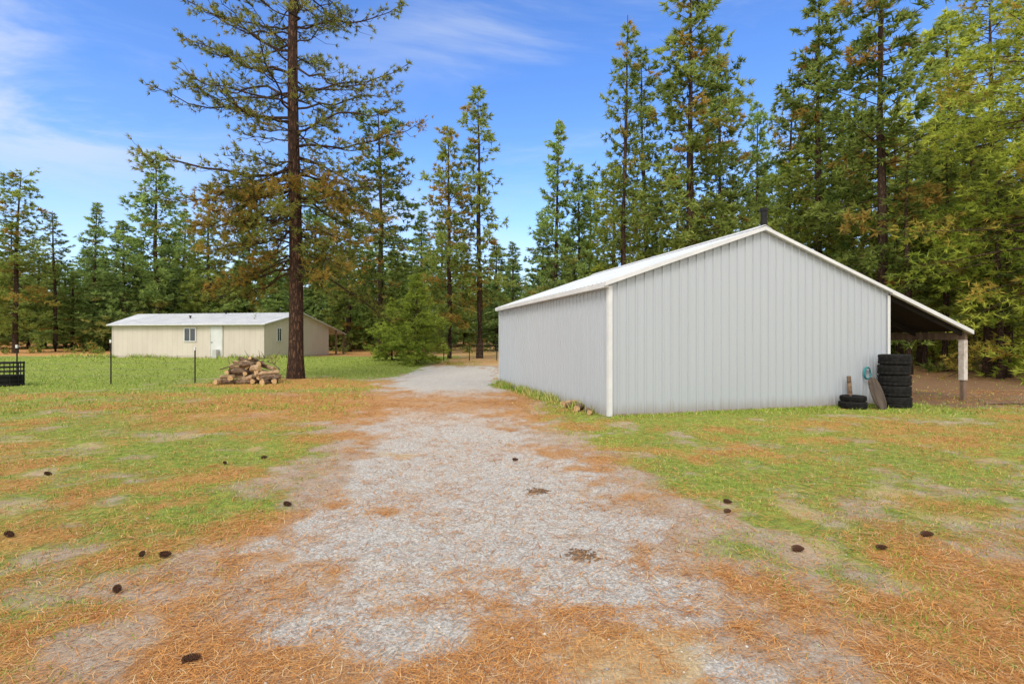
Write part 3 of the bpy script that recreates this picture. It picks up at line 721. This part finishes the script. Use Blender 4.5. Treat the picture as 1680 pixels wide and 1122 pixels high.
def slab(P, th=.07):
    b = len(mb.v); mb.v.extend(P); mb.v.extend([(x, y, z-th) for x, y, z in P])
    mb.face([b, b+1, b+2, b+3]); mb.face([b+7, b+6, b+5, b+4])
    for i in range(4): j = (i+1) % 4; mb.face([b+i, b+4+i, b+4+j, b+j], 1)
slab([(-.2, -ov, zf+.06), (HL+.3, -ov, zf+.06), (HL+.3, 4.5, HR+.06), (SK-.2, 4.5, HR+.06)])
slab([(SK-.2, 4.502, HR+.06), (HL+.3, 4.502, HR+.06), (HL+.3, HD+ov, zb_+.06), (SK-.2, HD+ov, zb_+.06)])
hroof = mb.build('roof', [M['houseroof'], M['white']], house)
mb = MB()
for i in range(40):
    xx = .1+i*.31
    p0 = Vector((xx, -ov+.01, zf+.065)); p1 = Vector((xx, 4.48, HR+.065))
    b = len(mb.v); mb.v += [(xx-.012, p0.y, p0.z), (xx+.012, p0.y, p0.z), (xx+.012, p1.y, p1.z), (xx-.012, p1.y, p1.z), (xx, p0.y, p0.z+.015), (xx, p1.y, p1.z+.015)]
    mb.face([b, b+4, b+5, b+3]); mb.face([b+4, b+1, b+2, b+5]); mb.face([b, b+1, b+4])
mb.build('roof_seams', M['houseroof'], hroof)
for vx, vy in ((4.6, 2.2), (6.1, 4.2), (9.8, 2.6), (10.6, 1.4)):
    mb = MB(); z0 = HE+hp*vy
    mb.tube([(vx, vy, z0), (vx, vy, z0+.2)], .06, 10); mb.tube([(vx, vy, z0+.2), (vx, vy, z0+.26)], [.1, .1], 10)
    mb.build('roof_vent', M['black'] if vx < 9 else M['grey'], hroof)
def framed(name, x0, x1, z0, z1, side, parent):
    w = .07
    def bx(mb, a0, a1, d0, d1, c0, c1):
        if side == 'f': mb.box(a0, a1, -d1, -d0, c0, c1)
        else: mb.box(HL+d0, HL+d1, a0, a1, c0, c1)
    mb = MB(); bx(mb, x0, x0+w, .005, .06, z0, z1); bx(mb, x1-w, x1, .005, .06, z0, z1); bx(mb, x0+w, x1-w, .005, .06, z0, z0+w); bx(mb, x0+w, x1-w, .005, .06, z1-w, z1)
    mx = (x0+x1)/2; bx(mb, mx-.025, mx+.025, .006, .05, z0+w, z1-w)
    f = mb.build(name, M['white'], parent)
    mb = MB(); bx(mb, x0+w, x1-w, .003, .02, z0+w, z1-w); mb.build('pane', M['glass'], f)
framed('window', 6.0, 7.0, 1.66, 2.68, 'f', house)
framed('window', 1.45, 2.05, 1.66, 2.7, 'g', house)
mb = MB(); mb.box(8.2, 9.08, -.05, -.005, .6, 2.74); door = mb.build('door', M['white'], house)
mb = MB(); mb.box(8.12, 8.197, -.07, -.004, .6, 2.82); mb.box(9.083, 9.16, -.07, -.004, .6, 2.82); mb.box(8.197, 9.083, -.07, -.004, 2.743, 2.82); mb.build('door_frame', mat('door_frame_paint', (.6, .58, .54), None, 3, .6), door)
mb = MB(); mb.tube([(8.3, -.05, 1.62), (8.3, -.12, 1.62)], [.03, .035], 10); mb.build('handle', M['black'], door)
mb = MB(); mb.box(8.6, 8.92, -.4, -.1, .45, 1.1); mb.box(8.65, 8.87, -.405, -.4005, .55, .75); mb.box(8.65, 8.87, -.405, -.4005, .82, 1.02); mb.build('utility_box', M['grey'], house, bevel=.02)
mb = MB(); mb.box(8.1, 9.2, -.9, -.46, .3, .45); mb.build('step', M['wood'], house)
for xx in (0.0, HL):
    mb = MB(); mb.box(xx-.05, xx+.03, -.03, -.0215, .62, HE-.1); mb.build('corner_board', mat('corner_paint', (.6, .55, .49), None, 3, .7), house)
# rear porch
mb = MB(); slab([(8.2, HD+ov+.004, zb_+.05), (HL+.3, HD+ov+.004, zb_+.05), (HL+.3, 11.7, zb_+.05-hp*(11.7-HD-ov)), (8.2, 11.7, zb_+.05-hp*(11.7-HD-ov))])
porch = mb.build('porch_roof', [M['houseroof'], M['white']], house)
for xx, yy in ((HL+.1, 11.5), (8.5, 11.5), (HL+.1, 10.1)):
    mb = MB(); mb.box(xx-.07, xx+.07, yy-.07, yy+.07, .2, zb_+.05-.07-hp*(yy-HD-ov)); mb.build('porch_post', M['wood'], house)
mb = MB(); mb.box(8.5, HL+.1, 10, 11.4, .35, .5); mb.build('porch_deck', M['wood'], house)

# ------------------------------------------------------------ left fence
def fence(name, posts, label, tips=True):
    root = empty(name, (posts[0][0], posts[0][1], 0)); tag(root, label, 'fence')
    ox, oy = posts[0][:2]
    tops = []
    for x, y, h in posts:
        z0 = float(gh(x, y)); mb = MB(); dx_, dy_ = x-ox, y-oy
        mb.box(dx_-.028, dx_+.028, dy_-.004, dy_+.004, z0-.3, z0+h); mb.box(dx_-.004, dx_+.004, dy_-.035, dy_-.0045, z0-.3, z0+h)
        for k in range(int(h/.1)): mb.box(dx_-.012, dx_+.012, dy_+.0045, dy_+.014, z0+.1*k+.05, z0+.1*k+.075)
        p = mb.build('post', M['tpost'], root)
        if tips:
            mb = MB(); mb.box(dx_-.03, dx_+.03, dy_-.04, dy_+.018, z0+h+.001, z0+h+.12); mb.build('post_cap', M['white'], p)
        tops.append((dx_, dy_-.04, z0, h))
    for f in (.35, .6, .85, 1.1):
        P_ = []
        for i in range(len(tops)-1):
            a, b = tops[i], tops[i+1]
            for u in np.linspace(0, 1, 7)[(0 if i == 0 else 1):]:
                P_.append((a[0]+(b[0]-a[0])*u, a[1]+(b[1]-a[1])*u, a[2]+(b[2]-a[2])*u+f-.05*math.sin(PI*u)))
        mb = MB(); mb.tube(P_, .004, 4); mb.build('wire', M['wire'], root)
    return root
fence('wire_fence', [(PX(-60, 20.2), 20.2, 1.4), (PX(28, 20.0), 20.0, 1.42), (PX(182, 20.6), 20.6, 1.62), (PX(320, 20.8), 20.8, 1.3)], 'thin wire fence on metal posts across the left lawn')
fence('wire_fence', [(PX(690, 33), 33, 1.1), (PX(728, 33.2), 33.2, 1.1), (PX(770, 33.4), 33.4, 1.1), (PX(815, 33.6), 33.6, 1.1)], 'low wire fence along the forest edge behind the driveway', False)
# black barred round feeder by the left post
mb = MB(); Rf = .62
for k, z in enumerate((.06, .2, .34, .48, .62, .76)):
    ring = [(Rf*math.cos(a), Rf*math.sin(a), z) for a in np.linspace(0, 2*PI, 33)]
    mb.tube(ring, .028 if k in (0, 5) else .02, 6)
for j in range(14):
    a = 2*PI*j/14; mb.tube([(Rf*math.cos(a), Rf*math.sin(a), .03), (Rf*math.cos(a), Rf*math.sin(a), .8)], .016, 6)
mb.lathe([(0, .03), (Rf-.04, .03), (Rf-.04, .34), (Rf-.06, .34), (Rf-.06, .06), (0, .06)], 32, closed=False)
o = mb.build('round_feeder', M['black'], None); o.location = (PX(3, 19.6), 19.6, float(gh(PX(3, 19.6), 19.6))-.02); o.scale = (1, 1, 1.15)
tag(o, 'black round feeder with horizontal bars beside the leftmost fence post', 'feeder')

# ------------------------------------------------------------ log pile
def log_mesh(seed, L, R, pale):
    r = random.Random(seed); mb = MB(); n = 12; m = 6
    V = []
    bend = r.uniform(-.03, .03)
    for i in range(m):
        u = i/(m-1); rad = R*(1+.08*r.uniform(-1, 1))*(1.06-.12*u)
        for j in range(n):
            a = 2*PI*j/n; q = rad*(1+.12*math.sin(3*a+seed)+r.uniform(-.06, .06))
            V.append(((u-.5)*L, math.cos(a)*q+bend*math.sin(PI*u), math.sin(a)*q))
    mb.v = V
    for i in range(m-1):
        for j in range(n):
            k = (j+1) % n; mb.face([i*n+j, i*n+k, (i+1)*n+k, (i+1)*n+j], 0)
    mb.face(list(reversed(range(n))), 1); mb.face([(m-1)*n+j for j in range(n)], 1)
    return mb
PXC, PYC = PX(411, 20.3), 20.3
LN = ['first', 'second', 'third', 'fourth', 'fifth', 'sixth', 'seventh', 'eighth', 'ninth']
rows = [(9, 'bottom row', .98, .0), (8, 'second row', .9, .175), (7, 'third row', .72, .345), (5, 'fourth row', .55, .51), (4, 'fifth row', .4, .67), (2, 'top', .2, .82)]
rl = random.Random(12); sd = 0
for n_, rn, hw, zz in rows:
    for i in range(n_):
        sd += 1
        R = rl.uniform(.06, .125) if zz < .8 else rl.uniform(.05, .08)
        L = rl.uniform(.4, .9)
        xx = PXC-hw+2*hw*i/max(1, n_-1)+rl.uniform(-.1, .1); yy = PYC+rl.uniform(-.3, .3)
        yaw = rl.choice((rl.uniform(-.6, .6), rl.uniform(.9, 1.9), rl.uniform(-.4, .4)))
        o = log_mesh(sd, L, R, 0).build('log', [M['logbark'] if rl.random() < .52 else M['logpale'], M['cut']], None, smooth=False)
        o.location = (xx, yy, float(gh(xx, yy))+zz+.09); o.rotation_euler = (rl.uniform(0, 6), rl.uniform(-.25, .25), yaw)
        tag(o, '%s cut log from the left in the %s of the pile by the pine' % (LN[i], rn), 'log', 'cut logs in the pile')
for i, (dx_, a, l) in enumerate(((-.45, .35, 1.3), (.35, -.2, 1.7), (.85, 2.4, 1.2))):
    mb = MB(); z = float(gh(PXC+dx_, PYC))+.93
    c, s_ = math.cos(a), math.sin(a)
    mb.tube([(-l/2*c, -l/2*s_, -.16), (-.1*c, -.1*s_+.03, .03), (l/2*c, l/2*s_, .1)], [.028, .02, .008], 6)
    for q in range(6):
        u = -.25+.13*q; mb.tube([(u*l*c, u*l*s_, .03+.06*q/5), (u*l*c+rl.uniform(-.2, .25), u*l*s_+rl.uniform(-.2, .2), rl.uniform(.15, .42))], [.016, .006], 5)
    o = mb.build('dead_branch', M['logbark'], None); o.location = (PXC+dx_, PYC, z-.02-(.2 if i != 1 else 0))
    tag(o, ('dry forked branch lying over the left of the log pile', 'dry forked branch lying over the middle of the log pile', 'dry forked branch lying over the right of the log pile')[i], 'branch')

# ------------------------------------------------------------ by the barn's right corner
def bl(s, t, z=0):
    p = C0+U*s+W*t; return (float(p[0]), float(p[1]), z)
def tyre(label, loc, R=.36, wd=.23, rot=(0, 0, 0), seed=0, group=None):
    mb = MB(); ri = R*.56
    pr = [(ri, .02), (ri+.03, .0), (R*.84, .002), (R*.96, .012), (R, .03), (R+.002, wd*.36), (R-.012, wd*.38), (R-.012, wd*.44), (R+.004, wd*.46), (R+.004, wd*.56), (R-.012, wd*.58), (R-.012, wd*.64), (R+.002, wd*.66), (R, wd-.03), (R*.96, wd-.012), (R*.84, wd-.002), (ri+.03, wd), (ri, wd-.02), (ri+.025, wd-.05), (R*.85, wd-.045), (R*.88, wd*.5), (R*.85, .045), (ri+.025, .05)]
    mb.lathe(pr, 60, mod=lambda i, j: (-.012 if (3 <= i <= 5 or 12 <= i <= 14) and j % 3 == 0 else 0))
    o = mb.build('tyre', M['rubber'], None, smooth=False); o.location = loc; o.rotation_euler = rot
    return tag(o, label, 'tyre', group)
sp, tp = 7.78, -.5
sizes = [(.36, .275), (.35, .265), (.36, .275), (.35, .26), (.355, .26)]; z = 0.01
lab = ['bottom tyre of the tall black stack at the barn corner', 'second tyre up in the tall black stack at the barn corner', 'middle tyre of the tall black stack at the barn corner', 'fourth tyre up in the tall black stack at the barn corner', 'topmost tyre of the tall black stack at the barn corner']
z0g = float(gh(*bl(sp, tp)[:2]))
rt = random.Random(4)
for (R, wd), l_ in zip(sizes, lab):
    p = bl(sp+rt.uniform(-.03, .03), tp+rt.uniform(-.03, .03)); tyre(l_, (p[0], p[1], z0g+z), R, wd, (0, 0, rt.random()), group='tyres stacked at the barn corner'); z += wd+.001
p = bl(6.5, -.42); z0 = float(gh(p[0], p[1]))
tyre('lower of the two low tyres at the wall left of the tall stack', (p[0], p[1], z0+.0), .31, .18)
tyre('upper of the two low tyres at the wall left of the tall stack', (p[0]+.02, p[1]+.02, z0+.181), .29, .14)
# weathered slab leaning
mb = MB(); outl = [(-.13, 0), (-.2, .13), (-.23, .36), (-.21, .6), (-.14, .76), (-.02, .84), (.09, .81), (.18, .69), (.22, .46), (.19, .2), (.12, .02)]
mb.prism(outl, -.03, .03); o = mb.build('wood_slab', M['slab'], None, bevel=.012)
p = bl(7.04, -.8); o.location = (p[0], p[1], float(gh(p[0], p[1]))-.01); o.rotation_euler = (-.34, -.04, rz+.15)
tag(o, 'weathered dark grey brown wood slab leaning by the tyre stack', 'wood slab')
# stake
mb = MB(); mb.tube([(0, 0, 0), (.02, .12, .78)], [.055, .05], 10, 0, 1); o = mb.build('wooden_stake', [M['logbark'], M['cut']], None)
p = bl(6.62, -.27); o.location = (p[0], p[1], float(gh(p[0], p[1])))
tag(o, 'short brown wooden stake standing in the low tyres against the wall', 'stake')
# hose coil hung on the wall
mb = MB(); pts = []
for i in range(3*24+1):
    a = 2*PI*i/24; k = i/24; R = .115+.01*math.sin(k*2.1)
    pts.append((R*math.cos(a), -.045-.012*k+.004*math.sin(5*a), R*1.3*math.sin(a)))
mb.tube(pts, .011, 6); o = mb.build('garden_hose', M['teal'], None); p = bl(7.38, -.03); o.location = (p[0], p[1], .84); o.rotation_euler = (0, 0, rz)
mb = MB(); mb.box(-.015, .015, -.09, .01, .12, .14); mb.build('hook', M['black'], o)
tag(o, 'small teal hose coil hanging on the barn wall behind the wood slab', 'hose')

# small logs at the left wall
for i, (t, so, L, R, yaw, lb_, rt_) in enumerate(((1.75, -.2, .5, .1, .35, 'stubby cut log with pale end against the barn side wall', M['logpale']), (1.15, -.22, .45, .075, .9, 'thin dark log second from barn front corner at the side wall', M['logbark']), (.62, -.24, .5, .06, 1.3, 'thin dark log nearest the barn front corner at the side wall', M['logbark']))):
    o = log_mesh(50+i, L, R, 0).build('log', [rt_, M['cut']], None); p = bl(so, t)
    o.location = (p[0], p[1], float(gh(p[0], p[1]))+R*.95); o.rotation_euler = (0, 0, rz+PI+yaw); tag(o, lb_, 'log')

# ------------------------------------------------------------ pine cones
def cone_mesh():
    mb = MB(); n = 100
    mb.lathe([(0.002, -.055), (.014, -.035), (.018, 0), (.011, .04), (.002, .06)], 10, closed=False)
    for i in range(n):
        u = (i+.5)/n; a = i*2.39996; zc = -.055+.118*u; R = .032*math.sin(PI*min(1, .2+u*.78))**.75+.003
        ca, sa = math.cos(a), math.sin(a); w = .009*(1-.45*u)
        inn = (ca*R*.35, sa*R*.35, zc-.004); tip = (ca*R, sa*R, zc+.010)
        l = (ca*R*.8-sa*w, sa*R*.8+ca*w, zc+.004); r_ = (ca*R*.8+sa*w, sa*R*.8-ca*w, zc+.004); top = (ca*R*.85, sa*R*.85, zc+.012)
        b = len(mb.v); mb.v += [inn, l, tip, r_, top]
        for q in ((0, 1, 4), (1, 2, 4), (2, 3, 4), (3, 0, 4), (0, 3, 2, 1)): mb.face([b+e for e in q])
    return mb
cones = [(15, 874, 'pine cone at the far left edge of the foreground grass', 1.3), (233, 908, 'left pine cone of the close pair in the left foreground', .4), (270, 909, 'right pine cone of the close pair in the left foreground', 1.5), (192, 961, 'pine cone lying below the close pair in the left foreground', .6), (312, 1073, 'nearest large pine cone at the bottom left of the picture', 1.9), (471, 826, 'pine cone at the left edge of the pale gravel', 1.2), (369, 754, 'left of two far pine cones on the orange needles at left', 1.0), (433, 746, 'right of two far pine cones on the orange needles at left', 1.8), (78, 775, 'far pine cone in the left field near the picture edge', 1.6), (845, 750, 'pine cone on the driveway left of the barn front corner', 1.4), (1193, 820, 'upper pine cone of the two in the right field below the barn wall', 1.2), (1193, 838, 'lower pine cone of the two in the right field below the barn wall', 2.0), (1308, 898, 'left pine cone of three in the right foreground', 1.7), (1445, 893, 'middle pine cone of three in the right foreground', 1.3), (1520, 875, 'right pine cone of three in the right foreground', 1.5)]
cm = cone_mesh().build('pine_cone', M['cone'], None)
for i, (px, py, l_, yw) in enumerate(cones):
    o = cm if i == 0 else cm.copy()
    if i: COL.objects.link(o)
    Y = CAMH*F/(py+6-560); X = PX(px, Y); rc = random.Random(i*7)
    o.location = (X, Y, float(gh(X, Y))+.026); o.rotation_euler = (PI/2+rc.uniform(-.15, .15), 0, yw); s_ = rc.uniform(.62, .85)*(1.12 if py > 1000 else 1); o.scale = (s_, s_, s_)
    tag(o, l_, 'pine cone', 'fallen pine cones')
# bark litter heaps on the gravel
for px, py, w_, l_ in ((885, 808, .13, 'small flat heap of bark litter on the gravel, farther one'), (955, 910, .15, 'dark heap of bark and needles on the gravel, nearer one')):
    Y = CAMH*F/(py-560); X = PX(px, Y); r = random.Random(px); mb = MB()
    for i in range(70):
        x, y = r.gauss(0, w_*.5), r.gauss(0, w_*.35); zz = .028*math.exp(-(x*x+y*y)/(w_*w_*.4))
        Mx = Matrix.Translation((x, y, zz*r.uniform(.2, 1)+.006)) @ Matrix.Rotation(r.random()*6.28, 4, 'Z') @ Matrix.Rotation(r.gauss(0, .25), 4, 'X')
        a = r.uniform(.006, .025); b = r.uniform(.003, .008); mb.box(-a, a, -b, b, -.003, .003, 0, Mx)
    o = mb.build('bark_litter', mat('bark_chip', (.28, .17, .095), (.14, .085, .05), 20, .95), None); o.location = (X, Y, float(gh(X, Y))); tag(o, l_, 'bark litter')
# fallen branch at right
px, py, a, l = 1660, 664, -.2, 1.2
Y = CAMH*F/(py-560); X = PX(px, Y); mb = MB(); c, s_ = math.cos(a), math.sin(a)
mb.tube([(-l/2*c, -l/2*s_, .03), (0, .05, .05), (l/2*c, l/2*s_, .04)], [.03, .024, .01], 7)
for k in range(4):
    u = -.3+.17*k; mb.tube([(u*l*c, u*l*s_, .05), (u*l*c+.2-.1*k, u*l*s_+.25*(-1)**k, .06+.02*k)], [.012, .004], 5)
o = mb.build('fallen_branch', M['logbark'], None); o.location = (X, Y, float(gh(X, Y))); tag(o, 'dry fallen branch on the bare soil right of the lean-to', 'branch')

# ------------------------------------------------------------ light, sky, camera
tosun = Vector((-.28, -.66, .74)).normalized()
sl = bpy.data.lights.new('sun', 'SUN'); sl.energy = 2.2; sl.angle = math.radians(22); sl.color = (1, .94, .85)
so = bpy.data.objects.new('sun', sl); COL.objects.link(so); so.rotation_euler = tosun.to_track_quat('Z', 'Y').to_euler(); so.location = (-10, -10, 30)
w = bpy.data.worlds.new('World'); S.world = w; w.use_nodes = True; nt = w.node_tree
bg = nt.nodes['Background']; bg.inputs[1].default_value = .15
sky = N(nt, 'ShaderNodeTexSky', sky_type='NISHITA'); sky.sun_disc = False
sky.sun_elevation = math.asin(tosun.z); sky.sun_rotation = math.atan2(tosun.x, tosun.y)
sky.air_density = 1.0; sky.dust_density = .6; sky.ozone_density = 1.5; sky.altitude = 600
hsv = N(nt, 'ShaderNodeHueSaturation'); hsv.inputs['Hue'].default_value = .512; hsv.inputs['Saturation'].default_value = 1.27; hsv.inputs['Value'].default_value = 1.97
nt.links.new(sky.outputs[0], hsv.inputs['Color'])
tc = N(nt, 'ShaderNodeTexCoord').outputs['Generated']
c1 = noise(nt, tc, 1.7, 6, .6, (1, 1, 3.4), .6); c2 = noise(nt, tc, 1.3, 2, .5, (1, 1, 1.6))
c3 = noise(nt, tc, 2.6, 6, .62, (1, 1, 3.6), .8)
cf = math_(nt, 'MULTIPLY', sstep(nt, .46, .76, c1), sstep(nt, .38, .58, c2))
sx = N(nt, 'ShaderNodeSeparateXYZ'); nt.links.new(tc, sx.inputs[0])
hz = sstep(nt, .36, .0, sx.outputs[2])
colr = mixc(nt, math_(nt, 'MULTIPLY', hz, .35), hsv.outputs[0], (4.6, 5.3, 6.4))
colr = mixc(nt, math_(nt, 'MULTIPLY', cf, .5), colr, (5.2, 5.7, 6.5))
# soft bank of thin haze to the left
bank = math_(nt, 'MULTIPLY', sstep(nt, -.38, -.66, sx.outputs[0]), math_(nt, 'MULTIPLY', sstep(nt, .16, .32, sx.outputs[2]), sstep(nt, .5, .36, sx.outputs[2])))
colr = mixc(nt, math_(nt, 'MULTIPLY', math_(nt, 'MULTIPLY', bank, sstep(nt, .34, .64, c3)), .75), colr, (5.4, 5.8, 6.5))
# thick bright cloud deck added out of view, overhead and behind, as neutral fill light
fill_deck = sstep(nt, .5, .08, math_(nt, 'ADD', sx.outputs[1], math_(nt, 'MULTIPLY', math_(nt, 'SUBTRACT', c1, .5), .3)))
colr = mixc(nt, fill_deck, colr, (9.9, 9.65, 9.2))
nt.links.new(colr, bg.inputs[0])
S.view_settings.view_transform = 'Standard'; S.view_settings.look = 'None'; S.view_settings.exposure = 0
cd = bpy.data.cameras.new('camera'); cd.lens = 36*F/1680; cd.sensor_width = 36; cd.clip_end = 2000; cd.clip_start = .05
co = bpy.data.objects.new('camera', cd); COL.objects.link(co); co.location = (0, 0, CAMH); co.rotation_euler = (PI/2, 0, 0)
S.camera = co
